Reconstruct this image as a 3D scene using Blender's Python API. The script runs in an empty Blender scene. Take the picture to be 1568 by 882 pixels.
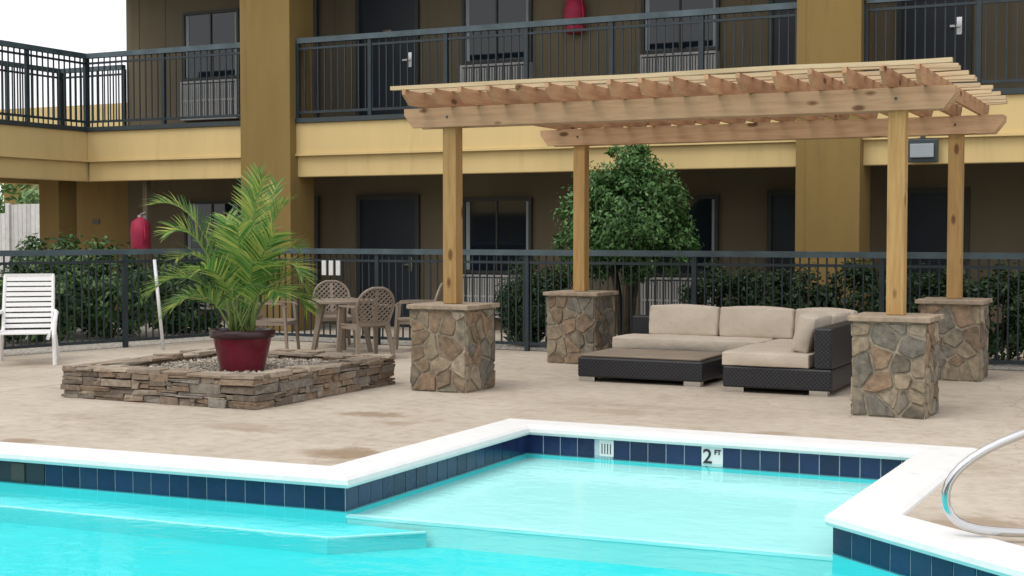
import bpy, math, random
from mathutils import Vector, Matrix
from mathutils.geometry import tessellate_polygon
R = random.Random(7)
A = math.radians(26.0); CA, SA = math.cos(A), math.sin(A)
scene = bpy.context.scene
COL = scene.collection

# ------------------------------------------------------------ helpers
def cam2w(X, Z):            # metres right of / in front of the viewer -> courtyard axes
    return (X*CA - Z*SA, X*SA + Z*CA)

def empty(name, loc=(0,0,0), rot=0):
    e = bpy.data.objects.new(name, None); e.empty_display_size = .2
    e.location = loc; e.rotation_euler = (0,0,rot); COL.objects.link(e); return e

class MB:
    def __init__(s): s.v=[]; s.f=[]; s.m=[]; s.cur=0
    def add(s, vs, fs):
        b=len(s.v); s.v += [tuple(p) for p in vs]
        for f in fs: s.f.append(tuple(i+b for i in f)); s.m.append(s.cur)
    def box(s,x0,x1,y0,y1,z0,z1):
        s.add([(x0,y0,z0),(x1,y0,z0),(x1,y1,z0),(x0,y1,z0),(x0,y0,z1),(x1,y0,z1),(x1,y1,z1),(x0,y1,z1)],
              [(3,2,1,0),(4,5,6,7),(0,1,5,4),(1,2,6,5),(2,3,7,6),(3,0,4,7)])
    def jbox(s,x0,x1,y0,y1,z0,z1,j):
        c=[(x0,y0,z0),(x1,y0,z0),(x1,y1,z0),(x0,y1,z0),(x0,y0,z1),(x1,y0,z1),(x1,y1,z1),(x0,y1,z1)]
        c=[(a+R.uniform(-j,j),b+R.uniform(-j,j),d+R.uniform(-j,j)*.6) for a,b,d in c]
        s.add(c,[(3,2,1,0),(4,5,6,7),(0,1,5,4),(1,2,6,5),(2,3,7,6),(3,0,4,7)])
    def beam(s,p0,p1,w,h,up=(0,0,1),w1=None,h1=None):
        p0=Vector(p0);p1=Vector(p1);d=(p1-p0).normalized();up=Vector(up)
        if abs(d.dot(up))>.98: up=Vector((0,1,0))
        sd=d.cross(up).normalized();u=sd.cross(d)
        w1=w if w1 is None else w1;h1=h if h1 is None else h1
        vs=[]
        for p,ww,hh in((p0,w,h),(p1,w1,h1)):
            for a,b in((-1,-1),(1,-1),(1,1),(-1,1)): vs.append(p+sd*a*ww/2+u*b*hh/2)
        s.add(vs,[(0,1,2,3),(7,6,5,4),(0,4,5,1),(1,5,6,2),(2,6,7,3),(3,7,4,0)])
    def tube(s,pts,r,n=8,r1=None):
        pts=[Vector(p) for p in pts];N=len(pts);rings=[];prev=None
        for i,p in enumerate(pts):
            d=(pts[min(i+1,N-1)]-pts[max(i-1,0)]).normalized()
            if prev is None:
                a=Vector((0,0,1)) if abs(d.z)<.9 else Vector((1,0,0))
                sd=d.cross(a).normalized()
            else: sd=(prev-d*prev.dot(d)).normalized()
            prev=sd;u=d.cross(sd)
            rr=r if r1 is None else r+(r1-r)*i/(N-1)
            rings.append([p+sd*math.cos(t)*rr+u*math.sin(t)*rr for t in [2*math.pi*k/n for k in range(n)]])
        vs=[p for q in rings for p in q];fs=[]
        for i in range(N-1):
            for k in range(n):
                k2=(k+1)%n;fs.append((i*n+k,i*n+k2,(i+1)*n+k2,(i+1)*n+k))
        fs.append(tuple(range(n-1,-1,-1)));fs.append(tuple((N-1)*n+k for k in range(n)))
        s.add(vs,fs)
    def prism(s,poly,fn,a0,a1):
        n=len(poly)
        vs=[fn(p,a0) for p in poly]+[fn(p,a1) for p in poly]
        s.add(vs,[tuple(range(n)),tuple(range(2*n-1,n-1,-1))]+[(i,i+n,(i+1)%n+n,(i+1)%n) for i in range(n)])
    def lathe(s,prof,n=32,c=(0,0,0)):
        vs=[];fs=[]
        for r,z in prof:
            for k in range(n):
                t=2*math.pi*k/n;vs.append((c[0]+r*math.cos(t),c[1]+r*math.sin(t),c[2]+z))
        for i in range(len(prof)-1):
            for k in range(n):
                k2=(k+1)%n;fs.append((i*n+k,i*n+k2,(i+1)*n+k2,(i+1)*n+k))
        s.add(vs,fs)
    def obj(s,name,mats,parent=None,smooth=False,bevel=0,segs=2,fix=True):
        me=bpy.data.meshes.new(name);me.from_pydata(s.v,[],s.f)
        if not isinstance(mats,(list,tuple)): mats=[mats]
        for m in mats: me.materials.append(m)
        me.polygons.foreach_set('material_index',s.m)
        if smooth: me.polygons.foreach_set('use_smooth',[True]*len(me.polygons))
        if fix:
            import bmesh
            bm=bmesh.new();bm.from_mesh(me)
            if fix=='up':
                for f in bm.faces:
                    f.normal_update()
                    if f.normal.z<0: f.normal_flip()
            else: bmesh.ops.recalc_face_normals(bm,faces=bm.faces)
            bm.to_mesh(me);bm.free()
        me.update()
        o=bpy.data.objects.new(name,me);COL.objects.link(o)
        if parent: o.parent=parent
        if bevel:
            b=o.modifiers.new('bevel','BEVEL');b.width=bevel;b.segments=segs;b.limit_method='ANGLE';b.angle_limit=math.radians(40)
        return o

def mat(name,col=(.5,.5,.5),rough=.6,metal=0,spec=.5):
    m=bpy.data.materials.new(name);m.use_nodes=True
    b=m.node_tree.nodes['Principled BSDF']
    b.inputs['Base Color'].default_value=(*col,1);b.inputs['Roughness'].default_value=rough
    b.inputs['Metallic'].default_value=metal;b.inputs['Specular IOR Level'].default_value=spec
    return m
def N(m,t,**k):
    n=m.node_tree.nodes.new(t)
    for a,b in k.items():
        if hasattr(n,a): setattr(n,a,b)
        else: n.inputs[a.replace('_',' ')].default_value=b
    return n
def L(m,a,b): m.node_tree.links.new(a,b)
def B(m): return m.node_tree.nodes['Principled BSDF']
def ramp(m,stops,interp='LINEAR'):
    r=N(m,'ShaderNodeValToRGB');cr=r.color_ramp;cr.interpolation=interp
    while len(cr.elements)<len(stops): cr.elements.new(.5)
    for e,(p,c) in zip(cr.elements,stops): e.position=p;e.color=(*c,1)
    return r
def coords(m,scale=(1,1,1)):
    tc=N(m,'ShaderNodeTexCoord');mp=N(m,'ShaderNodeMapping');mp.inputs['Scale'].default_value=scale
    L(m,tc.outputs['Object'],mp.inputs['Vector']);return mp.outputs[0]
def noise(m,vec,scale,detail=5,rough=.55):
    n=N(m,'ShaderNodeTexNoise');n.inputs['Scale'].default_value=scale;n.inputs['Detail'].default_value=detail
    n.inputs['Roughness'].default_value=rough;L(m,vec,n.inputs['Vector']);return n.outputs['Fac']
def bump(m,h,strength=.3,dist=.01):
    b=N(m,'ShaderNodeBump');b.inputs['Strength'].default_value=strength;b.inputs['Distance'].default_value=dist
    L(m,h,b.inputs['Height']);L(m,b.outputs[0],B(m).inputs['Normal']);return b
def mixc(m,fac,a,b,mode='MIX'):
    n=N(m,'ShaderNodeMix');n.data_type='RGBA';n.blend_type=mode
    for s,v in((0,fac),(6,a),(7,b)):
        if hasattr(v,'is_linked'): L(m,v,n.inputs[s])
        elif s==0: n.inputs[0].default_value=v
        else: n.inputs[s].default_value=(*v,1)
    return n.outputs[2]
def mrm(m,src,a,b):
    q=N(m,'ShaderNodeMapRange');q.interpolation_type='SMOOTHSTEP';q.inputs[1].default_value=a;q.inputs[2].default_value=b;L(m,src,q.inputs[0]);return q.outputs[0]
def mulm(m,a,b,op='MULTIPLY'):
    q=N(m,'ShaderNodeMath',operation=op)
    for i,s in enumerate((a,b)):
        if hasattr(s,'is_linked'): L(m,s,q.inputs[i])
        else: q.inputs[i].default_value=s
    return q.outputs[0]
def paint(name,c,rough=.6,var=.15,sc=1.5,bs=.1,streak=False,dirt=0):
    m=mat(name,c,rough);v=coords(m,(1,1,.25) if streak else (1,1,1))
    f=noise(m,v,sc,6)
    r=ramp(m,[(.3,tuple(x*(1-var) for x in c)),(.7,tuple(min(1,x*(1+var)) for x in c))]);L(m,f,r.inputs[0])
    o=r.outputs[0]
    if dirt:
        d=noise(m,coords(m,(5,5,.5)),1.0,7,.65)
        o=mixc(m,mulm(m,mrm(m,d,.52,.75),dirt),o,tuple(x*.45 for x in c))
    L(m,o,B(m).inputs['Base Color']);bump(m,noise(m,v,60,3),bs,.004);return m
def island(name,cols,rough=.8,scale=18,amt=.35,bs=.5):
    m=mat(name,cols[0],rough);g=N(m,'ShaderNodeNewGeometry')
    r=ramp(m,[(i/len(cols),c) for i,c in enumerate(cols)],'CONSTANT');L(m,g.outputs['Random Per Island'],r.inputs[0])
    v=coords(m);f=noise(m,v,scale,7,.65)
    r2=ramp(m,[(.3,(1-amt,)*3),(.72,(1+amt*.3,)*3)]);L(m,f,r2.inputs[0])
    c=mixc(m,1,r.outputs[0],r2.outputs[0],'MULTIPLY')
    f2=noise(m,v,scale*.35,4,.6)
    c=mixc(m,mulm(m,mrm(m,f2,.5,.7),amt*.8),c,tuple(x*1.15 for x in cols[1]))
    L(m,c,B(m).inputs['Base Color'])
    bump(m,f,bs,.02);return m
def leafmat(name,stops,trans=.3,rough=.5):
    m=mat(name,stops[0],rough);g=N(m,'ShaderNodeNewGeometry')
    r=ramp(m,[(i/(len(stops)-1),c) for i,c in enumerate(stops)]);L(m,g.outputs['Random Per Island'],r.inputs[0])
    L(m,r.outputs[0],B(m).inputs['Base Color'])
    t=N(m,'ShaderNodeBsdfTranslucent');L(m,r.outputs[0],t.inputs['Color'])
    mx=N(m,'ShaderNodeMixShader');mx.inputs[0].default_value=trans
    L(m,B(m).outputs[0],mx.inputs[1]);L(m,t.outputs[0],mx.inputs[2])
    L(m,mx.outputs[0],m.node_tree.nodes['Material Output'].inputs['Surface']);return m
def wood(name,axis,c0,c1,knots=True):
    m=mat(name,c0,.7);sc=[14,14,14];sc[axis]=1.1
    v=coords(m,tuple(sc));g=N(m,'ShaderNodeNewGeometry')
    f=noise(m,v,1.6,6,.6);r=ramp(m,[(.3,c0),(.6,c1),(.8,tuple(x*.75 for x in c0))]);L(m,f,r.inputs[0])
    iv=ramp(m,[(0,(.80,.78,.76)),(1,(1.08,1.05,1.02))]);L(m,g.outputs['Random Per Island'],iv.inputs[0])
    c=mixc(m,1,r.outputs[0],iv.outputs[0],'MULTIPLY')
    if knots:
        ks=[5,5,5];ks[axis]=2.2
        vo=N(m,'ShaderNodeTexVoronoi');vo.inputs['Scale'].default_value=1.0;L(m,coords(m,tuple(ks)),vo.inputs['Vector'])
        kr=ramp(m,[(.10,(1,1,1)),(.17,(0,0,0))]);L(m,vo.outputs['Distance'],kr.inputs[0])
        c=mixc(m,kr.outputs[0],c,(.14,.06,.022))
    L(m,c,B(m).inputs['Base Color']);bump(m,f,.25,.006);return m

# ------------------------------------------------------------ materials
M={}
M['band']=paint('yellow_stucco',(.63,.475,.22),.88,.07,1.2,.2,True,.25)
M['column']=paint('mustard_stucco',(.225,.150,.046),.9,.12,1.5,.3,True,.3)
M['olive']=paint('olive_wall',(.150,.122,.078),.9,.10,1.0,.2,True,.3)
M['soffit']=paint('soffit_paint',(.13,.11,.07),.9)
M['dark']=paint('dark_edge',(.030,.042,.048),.5)
M['rail']=paint('rail_paint',(.018,.030,.038),.5,.25,4,.05)
M['railtop']=paint('rail_cap_sky_tint',(.060,.092,.108),.5,.35,3,.05)  # lighter and bluer than the bars: sky reflection put into the cap colour
M['door']=paint('navy_door',(.008,.015,.026),.5,.2,2,.03)
M['frame']=paint('window_frame',(.035,.038,.034),.6)
M['acwhite']=paint('ac_grille',(.40,.40,.39),.5)
M['acdark']=mat('ac_dark',(.06,.06,.06),.6)
M['glass']=mat('window_glass',(.010,.016,.024),.04,0,.55)
M['curtain']=paint('curtain',(.30,.34,.37),.9)
M['metal']=mat('stainless',(.62,.62,.62),.18,1)
M['white']=paint('white_plastic',(.80,.80,.80),.4,.04)
M['tilewhite']=paint('white_tile',(.66,.68,.68),.3,.06)
M['taupe']=paint('taupe_plastic',(.23,.185,.145),.5,.1,4)
M['red']=paint('red_cover',(.42,.025,.075),.7,.15,8)
M['black']=mat('black_paint',(.02,.02,.025),.5)
M['stone']=island('flagstone',[(.24,.175,.115),(.32,.26,.18),(.19,.175,.145),(.30,.245,.17),(.22,.20,.165),(.29,.20,.13),(.26,.23,.17),(.15,.13,.10),(.38,.32,.235)],.88,13,.6)
M['mortar']=paint('mortar',(.28,.245,.185),.95,.3,20,.5)
M['cap']=paint('cap_stone',(.31,.245,.18),.9,.35,9,.5)
M['ledge']=island('ledgestone',[(.29,.22,.155),(.22,.17,.125),(.34,.28,.215),(.17,.135,.105),(.28,.20,.14),(.26,.235,.20)],.88,22,.5)
M['ledgecap']=island('ledge_cap',[(.38,.30,.225),(.31,.24,.175),(.43,.36,.28),(.28,.225,.175)],.88,16,.45)
M['pebble']=island('pebbles',[(.42,.37,.31),(.33,.28,.23),(.52,.48,.42),(.24,.20,.16)],.85,30,.2,.2)
M['pot']=paint('burgundy_glaze',(.15,.010,.026),.22,.2,5,.03)
M['potrim']=paint('pot_rim_dark',(.04,.010,.016),.3,.2,5,.03)
M['soil']=paint('soil',(.05,.035,.025),.95,.4,20,.6)
M['woodx']=wood('pine_grain_x',0,(.38,.23,.13),(.50,.33,.195))
M['woody']=wood('pine_grain_y',1,(.42,.225,.125),(.54,.325,.185))
M['woodz']=wood('pine_grain_z',2,(.32,.19,.065),(.45,.29,.11))
M['slat']=wood('pine_slats',0,(.50,.38,.23),(.64,.50,.32),False)
M['bark']=paint('bark',(.07,.055,.035),.95,.3,14,.8)
M['leaf_tree']=leafmat('tree_leaves',[(.022,.066,.016),(.052,.14,.034),(.090,.22,.055),(.18,.34,.11)])
M['leaf_shrub']=leafmat('shrub_leaves',[(.015,.042,.012),(.035,.09,.025),(.06,.14,.035),(.13,.23,.07)])
M['leaf_dark']=leafmat('hedge_leaves',[(.012,.032,.010),(.024,.060,.017),(.042,.10,.028)])
M['leaf_far']=leafmat('far_leaves',[(.09,.16,.05),(.16,.27,.09),(.24,.36,.14)])
M['leaf_palm']=leafmat('palm_leaves',[(.05,.14,.03),(.10,.25,.055),(.17,.35,.08),(.36,.46,.10),(.50,.52,.14)],.42,.36)
M['stem']=paint('palm_stem',(.18,.26,.07),.5,.3,12)
m=M['cushion']=mat('beige_fabric',(.52,.44,.34),.95,0,.2);v=coords(m);f=noise(m,v,3,4);r=ramp(m,[(.3,(.50,.435,.355)),(.7,(.58,.51,.425))]);L(m,f,r.inputs[0]);L(m,r.outputs[0],B(m).inputs['Base Color']);bump(m,noise(m,v,6,3),.6,.035)
M['cover']=paint('table_cover',(.26,.21,.16),.8,.15,3)
m=M['wicker']=mat('dark_wicker',(.02,.021,.024),.42)
br=N(m,'ShaderNodeTexChecker');br.inputs['Scale'].default_value=48;L(m,coords(m),br.inputs['Vector'])
wn=noise(m,coords(m),60,3)
wc=mixc(m,br.outputs['Fac'],(.004,.005,.007),(.030,.032,.040));wc=mixc(m,mulm(m,mrm(m,wn,.5,.7),.5),wc,(.045,.045,.05))
L(m,wc,B(m).inputs['Base Color']);bump(m,br.outputs['Fac'],1,.008)
M['plank']=island('grey_white_planks',[(.62,.60,.60),(.55,.53,.53),(.68,.66,.66)],.8,6,.2)

# concrete deck
m=M['deck']=mat('pool_deck_concrete',(.45,.38,.30),.88,0,.3)
v=coords(m)
f1=noise(m,v,.45,6,.6);f2=noise(m,v,7,8,.7);f3=noise(m,v,90,3)
r1=ramp(m,[(.28,(.385,.33,.265)),(.5,(.475,.415,.34)),(.72,(.545,.485,.405))]);L(m,f1,r1.inputs[0])
r2=ramp(m,[(.30,(.78,.75,.71)),(.55,(1,1,1)),(.8,(1.06,1.06,1.06))]);L(m,f2,r2.inputs[0])
c=mixc(m,1,r1.outputs[0],r2.outputs[0],'MULTIPLY')
def mr(src,a,b): return mrm(m,src,a,b)
def mul(a,b): return mulm(m,a,b)
fs=noise(m,coords(m,(.8,1.5,1)),1.25,8,.68)
c=mixc(m,mul(mr(fs,.54,.72),.60),c,(.29,.225,.16))
fs2=noise(m,coords(m,(1,1,1)),3.1,8,.72)
c=mixc(m,mul(mr(fs2,.60,.76),.5),c,(.22,.18,.14))
speck=noise(m,v,38,4,.7)
c=mixc(m,mul(mr(speck,.62,.75),.35),c,(.24,.20,.16))
vc=N(m,'ShaderNodeTexVoronoi');vc.feature='DISTANCE_TO_EDGE';vc.inputs['Scale'].default_value=.28
nz=N(m,'ShaderNodeTexNoise');nz.inputs['Scale'].default_value=2.2;nz.inputs['Detail'].default_value=6;L(m,v,nz.inputs['Vector'])
va=N(m,'ShaderNodeVectorMath',operation='MULTIPLY_ADD');L(m,nz.outputs['Color'],va.inputs[0]);va.inputs[1].default_value=(.7,.7,0);L(m,v,va.inputs[2]);L(m,va.outputs[0],vc.inputs['Vector'])
c=mixc(m,mul(mr(vc.outputs['Distance'],.0024,.0006),.35),c,(.20,.16,.12))
nd=N(m,'ShaderNodeTexNoise');nd.inputs['Scale'].default_value=3.5;nd.inputs['Detail'].default_value=7;nd.inputs['Roughness'].default_value=.7;L(m,v,nd.inputs['Vector'])
vb=N(m,'ShaderNodeVectorMath',operation='MULTIPLY_ADD');L(m,nd.outputs['Color'],vb.inputs[0]);vb.inputs[1].default_value=(.7,.7,0);L(m,v,vb.inputs[2])
for (sx_,sy_,rr,st_,el_) in((-6.43,10.5,.48,.75,.45),(-5.50,8.55,.46,.85,.6),(-6.0,10.1,.3,.45,.6),(-8.05,8.0,.24,.7,.8),(-.6,12.3,.6,.7,.5),(-1.0,8.0,.3,.6,1),(-1.22,7.75,.3,.6,1),(-3.0,10.9,.25,.4,.6),(-7.0,9.3,.5,.35,.5),(-4.6,11.6,.5,.3,.6)):
    mp=N(m,'ShaderNodeMapping');mp.vector_type='POINT';mp.inputs['Location'].default_value=(-(sx_+.35)/rr,-(sy_+.35)/(rr*el_),0);mp.inputs['Scale'].default_value=(1/rr,1/(rr*el_),0)
    L(m,vb.outputs[0],mp.inputs['Vector']);ln=N(m,'ShaderNodeVectorMath',operation='LENGTH');L(m,mp.outputs[0],ln.inputs[0])
    c=mixc(m,mul(mr(ln.outputs['Value'],1.0,.35),st_),c,(.24,.165,.10))
bk=N(m,'ShaderNodeTexBrick');bk.inputs['Scale'].default_value=1;bk.inputs['Brick Width'].default_value=.46;bk.inputs['Row Height'].default_value=.23
bk.inputs['Mortar Size'].default_value=.010;bk.inputs['Mortar Smooth'].default_value=.8
bk.inputs['Color1'].default_value=(1,1,1,1);bk.inputs['Color2'].default_value=(.96,.955,.95,1);bk.inputs['Mortar'].default_value=(.84,.82,.79,1)
L(m,v,bk.inputs['Vector'])
sx=N(m,'ShaderNodeSeparateXYZ');L(m,v,sx.inputs[0])
msk=mul(mul(mr(sx.outputs[0],-6.6,-5.6),mr(sx.outputs[1],10.9,11.6)),mr(f2,.40,.62))
c=mixc(m,msk,c,mixc(m,1,c,bk.outputs['Color'],'MULTIPLY'))
L(m,c,B(m).inputs['Base Color']);bump(m,f3,.3,.004)

m=M['coping']=mat('coping_paint',(.80,.80,.79),.6)
v=coords(m);f=noise(m,v,5,8,.75);r=ramp(m,[(.25,(.48,.45,.40)),(.37,(.70,.70,.69)),(.7,(.77,.77,.77))]);L(m,f,r.inputs[0])
ch=noise(m,v,16,8,.8);L(m,mixc(m,mulm(m,mrm(m,ch,.60,.70),.5),r.outputs[0],(.45,.41,.36)),B(m).inputs['Base Color']);bump(m,noise(m,v,25,5),.35,.008)
M['tile']=island('navy_tile',[(.010,.020,.075),(.014,.027,.095),(.009,.016,.06),(.017,.032,.09)],.2,30,.25,.05)
M['grout']=paint('grout',(.42,.50,.56),.8,.1,20)
M['plaster_s']=paint('plaster_shallow',(.62,.83,.82),.8,.04,1.2)
M['plaster_d']=paint('plaster_deep',(.045,.70,.73),.8,.07,.6)
M['plaster_w']=paint('plaster_ledge',(.12,.74,.77),.8,.05,.8)
M['nosing']=paint('step_nosing',(.85,.92,.92),.6,.03)
m=M['water']=mat('water');nt=m.node_tree;nt.nodes.remove(B(m))
tr=N(m,'ShaderNodeBsdfTransparent');tr.inputs[0].default_value=(.78,.995,1.0,1)
gl=N(m,'ShaderNodeBsdfGlossy');gl.inputs['Roughness'].default_value=.03
fr=N(m,'ShaderNodeFresnel');fr.inputs[0].default_value=1.13
bp=N(m,'ShaderNodeBump');bp.inputs['Strength'].default_value=.55;bp.inputs['Distance'].default_value=.012
wn=mulm(m,noise(m,coords(m,(1,1.5,1)),2.6,3,.5),mulm(m,noise(m,coords(m,(1,1.2,1)),11,3,.5),.25),'ADD')
L(m,wn,bp.inputs['Height']);L(m,bp.outputs[0],gl.inputs['Normal']);L(m,bp.outputs[0],fr.inputs['Normal'])
mx=N(m,'ShaderNodeMixShader');L(m,fr.outputs[0],mx.inputs[0]);L(m,tr.outputs[0],mx.inputs[1]);L(m,gl.outputs[0],mx.inputs[2])
L(m,mx.outputs[0],nt.nodes['Material Output'].inputs['Surface'])
m=M['bed']=mat('planting_bed',(.2,.17,.13),.95)
v=coords(m);f=noise(m,v,22,6,.7);r=ramp(m,[(.35,(.14,.11,.08)),(.48,(.36,.33,.28)),(.6,(.66,.64,.60))]);L(m,f,r.inputs[0]);L(m,r.outputs[0],B(m).inputs['Base Color']);bump(m,f,.8,.03)
M['grass']=paint('grass',(.07,.12,.03),.95,.4,8,.5)

# ------------------------------------------------------------ ground and pool
pool=[(-14,7.08),(-4.90,7.60),(-4.88,10.28),(-1.74,10.30),(-1.80,7.80),(-.70,6.95),(.9,5.75),(.9,2.4),(-14,2.4)]
outer=[(-150,-80),(150,-80),(150,160),(-150,160)]
def ccw(p):
    a=sum(p[i][0]*p[(i+1)%len(p)][1]-p[(i+1)%len(p)][0]*p[i][1] for i in range(len(p)));return a>0
if not ccw(pool): pool=pool[::-1]
def offset(p,d):
    out=[];n=len(p)
    for i in range(n):
        a=Vector(p[i-1]);b=Vector(p[i]);c=Vector(p[(i+1)%n])
        e1=(b-a).normalized();e2=(c-b).normalized()
        n1=Vector((e1.y,-e1.x));n2=Vector((e2.y,-e2.x))
        k=(n1+n2)/(1+n1.dot(n2));out.append(tuple(b+k*d))
    return out
hole=offset(pool,.2)
tri=tessellate_polygon([[Vector((*p,0)) for p in outer],[Vector((*p,0)) for p in hole]])
g=MB();g.add([(*p,0) for p in outer+hole],tri);o=g.obj('ground',M['deck'],fix='up')
pe=empty('swimming_pool')
cp=MB();prof=[(.01,-.045),(-.035,-.042),(-.05,-.02),(-.045,.01),(-.02,.028),(.03,.034),(.30,.030),(.335,.015),(.345,-.01)]
loops=[offset(pool,o_) for o_,_ in prof];n=len(pool)
vs=[(x,y,prof[k][1]) for k,lp in enumerate(loops) for x,y in lp]
fs=[(k*n+i,k*n+(i+1)%n,(k+1)*n+(i+1)%n,(k+1)*n+i) for k in range(len(prof)-1) for i in range(n)]
cp.add(vs,fs);o=cp.obj('coping',M['coping'],pe)
WZ=-.175;TZ0,TZ1=-.197,-.049
wl=MB();vs=[(*p,-.03) for p in pool]+[(*p,-1.0) for p in pool]
wl.add(vs,[(i,(i+1)%n,(i+1)%n+n,i+n) for i in range(n)]);wl.obj('pool_wall',M['grout'],pe)
wl=MB();q_=offset(pool,-.006);vs=[(*p,-.205) for p in q_]+[(*p,-1.0) for p in q_]
wl.add(vs,[(i,(i+1)%n,(i+1)%n+n,i+n) for i in range(n)]);wl.obj('plaster_wall',M['plaster_w'],pe)
tl=MB()
def on_special(mid):
    if abs(mid.y-10.29)<.05 and (abs(mid.x+3.31)<.10 or abs(mid.x+4.18)<.08): return True
    if mid.y>7 and abs(mid.x+7.62)<.3 and mid.y<7.6: return True
    return False
for i in range(n):
    a=Vector(pool[i]);b=Vector(pool[(i+1)%n]);Ln=(b-a).length;e=(b-a)/Ln;nin=Vector((-e.y,e.x))
    k=int(round(Ln/.152));w=Ln/k
    for j in range(k):
        p=a+e*(j*w+.004);q=a+e*((j+1)*w-.004)
        if on_special((p+q)/2): continue
        dd=.004+R.uniform(0,.0015)
        p2=p+nin*dd;q2=q+nin*dd;z0,z1=TZ0,TZ1
        tl.add([(*p,z0),(*q,z0),(*q,z1),(*p,z1),(*p2,z0),(*q2,z0),(*q2,z1),(*p2,z1)],[(4,5,6,7),(0,1,5,4),(1,2,6,5),(2,3,7,6),(3,0,4,7)])
tl.obj('waterline_tiles',M['tile'],pe)
tri=tessellate_polygon([[Vector((*p,0)) for p in pool]])
fl=MB();fl.add([(*p,WZ-.20) for p in pool],tri);fl.obj('deep_floor',M['plaster_d'],pe,fix='up')
sf=MB();sf.prism([(-4.9,7.60),(-4.88,10.28),(-1.74,10.30),(-1.80,7.80)],lambda p,a:(p[0],p[1],a),WZ-.6,WZ-.06);sf.obj('shallow_ledge',M['plaster_s'],pe)
ns=MB();ns.beam((-4.9,7.62,WZ-.056),(-1.8,7.82,WZ-.056),.05,.02);ns.obj('step_nosing',M['nosing'],pe)
bn=MB();bn.prism([(-14,7.08),(-4.92,7.597),(-4.3,7.595),(-4.75,7.16),(-14,6.61)],lambda p,a:(p[0],p[1],a),WZ-.6,WZ-.10);bn.obj('bench_ledge',M['plaster_w'],pe)
ns=MB();ns.beam((-14,6.63,WZ-.099),(-4.75,7.18,WZ-.099),.03,.010);ns.beam((-4.75,7.18,WZ-.099),(-4.3,7.585,WZ-.099),.03,.009);ns.obj('bench_nosing',M['plaster_s'],pe)
w=MB();w.add([(*p,WZ) for p in pool],tri);w.obj('water',M['water'],fix='up')
dm=empty('depth_marker_sign')
k=MB();k.box(-3.395,-3.225,10.283,10.296,TZ0,TZ1+.004);k.obj('marker_tile',M['tilewhite'],dm,bevel=.002)
def text(s,size,loc,parent,mt,name):
    c=bpy.data.curves.new(name,'FONT');c.body=s;c.size=size;c.extrude=.001;c.offset=.002
    o=bpy.data.objects.new(name,c);o.location=loc;o.rotation_euler=(math.pi/2,0,0);c.materials.append(mt);COL.objects.link(o);o.parent=parent
text('2',.155,(-3.385,10.280,-.172),dm,M['black'],'digit')
text('FT',.050,(-3.293,10.280,-.102),dm,M['black'],'unit')
k=MB();k.box(-4.24,-4.12,10.279,10.296,-.180,TZ1);gr=k.obj('return_grille',M['tilewhite'],pe)
k=MB()
for i in range(4): k.box(-4.222+i*.024,-4.214+i*.024,10.276,10.2785,-.16,-.08)
k.obj('grille_slots',M['frame'],pe)
k=MB()
k.beam((-7.93,7.425,-.12),(-7.33,7.459,-.12),.02,.15);k.obj('skimmer_mouth',M['door'],pe)
k=MB();k.beam((-7.62,7.43,-.12),(-7.50,7.437,-.12),.012,.13);k.obj('skimmer_weir',M['frame'],pe)
hr=MB();pts=[(3.6,.84),(3.2,.72),(2.85,.61),(2.6,.53),(2.42,.45),(2.30,.365),(2.235,.28),(2.225,.19),(2.25,.11),(2.32,.055),(2.45,.03),(2.62,.02),(3.0,.015),(3.5,.01)]
hr.tube([(*cam2w(X,7.17),h+.03) for X,h in pts],.024,14)
o=hr.obj('pool_handrail',M['metal'],smooth=True);sb=o.modifiers.new('smooth','SUBSURF');sb.levels=1;sb.render_levels=1
bd=MB();bd.add([(-13.0,17.05,.004),(6,17.05,.004),(6,18.55,.004),(-13.0,18.55,.004)],[(0,1,2,3)])
bd.add([(-17.2,9,.004),(-14.9,9,.004),(-13.6,14,.004),(-13.0,17.05,.004),(-13.0,18.55,.004),(-17.2,18.55,.004)],[(0,1,2,3,4,5)])
bd.obj('gravel_bed',M['bed'],fix='up')
gr=MB();gr.add([(-120,21.5,.004),(-20,21.5,.004),(-20,120,.004),(-120,120,.004)],[(0,1,2,3)]);gr.obj('grass',M['grass'],fix='up')

# ------------------------------------------------------------ stone piers + pergola
PH=.825
def cells(w,h,n,gap):
    seeds=[];tries=0
    while len(seeds)<n and tries<4000:
        tries+=1;p=(R.uniform(0,w),R.uniform(0,h))
        if all((p[0]-q[0])**2+(p[1]-q[1])**2>(.56*math.sqrt(w*h/n))**2 for q in seeds): seeds.append(p)
    out=[]
    for i,s in enumerate(seeds):
        poly=[(gap*.3,gap*.5),(w-gap*.3,gap*.5),(w-gap*.3,h-gap*.5),(gap*.3,h-gap*.5)]
        for j,t in enumerate(seeds):
            if i==j: continue
            mx_,my_=(s[0]+t[0])/2,(s[1]+t[1])/2;nx,ny=t[0]-s[0],t[1]-s[1];l=math.hypot(nx,ny);nx/=l;ny/=l
            new=[]
            for k in range(len(poly)):
                a=poly[k];b=poly[(k+1)%len(poly)]
                da=(a[0]-mx_)*nx+(a[1]-my_)*ny+gap/2;db=(b[0]-mx_)*nx+(b[1]-my_)*ny+gap/2
                if da<=0: new.append(a)
                if da*db<0:
                    q=da/(da-db);new.append((a[0]+(b[0]-a[0])*q,a[1]+(b[1]-a[1])*q))
            poly=new
            if len(poly)<3: break
        if len(poly)>=3: out.append(poly)
    return out
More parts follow.
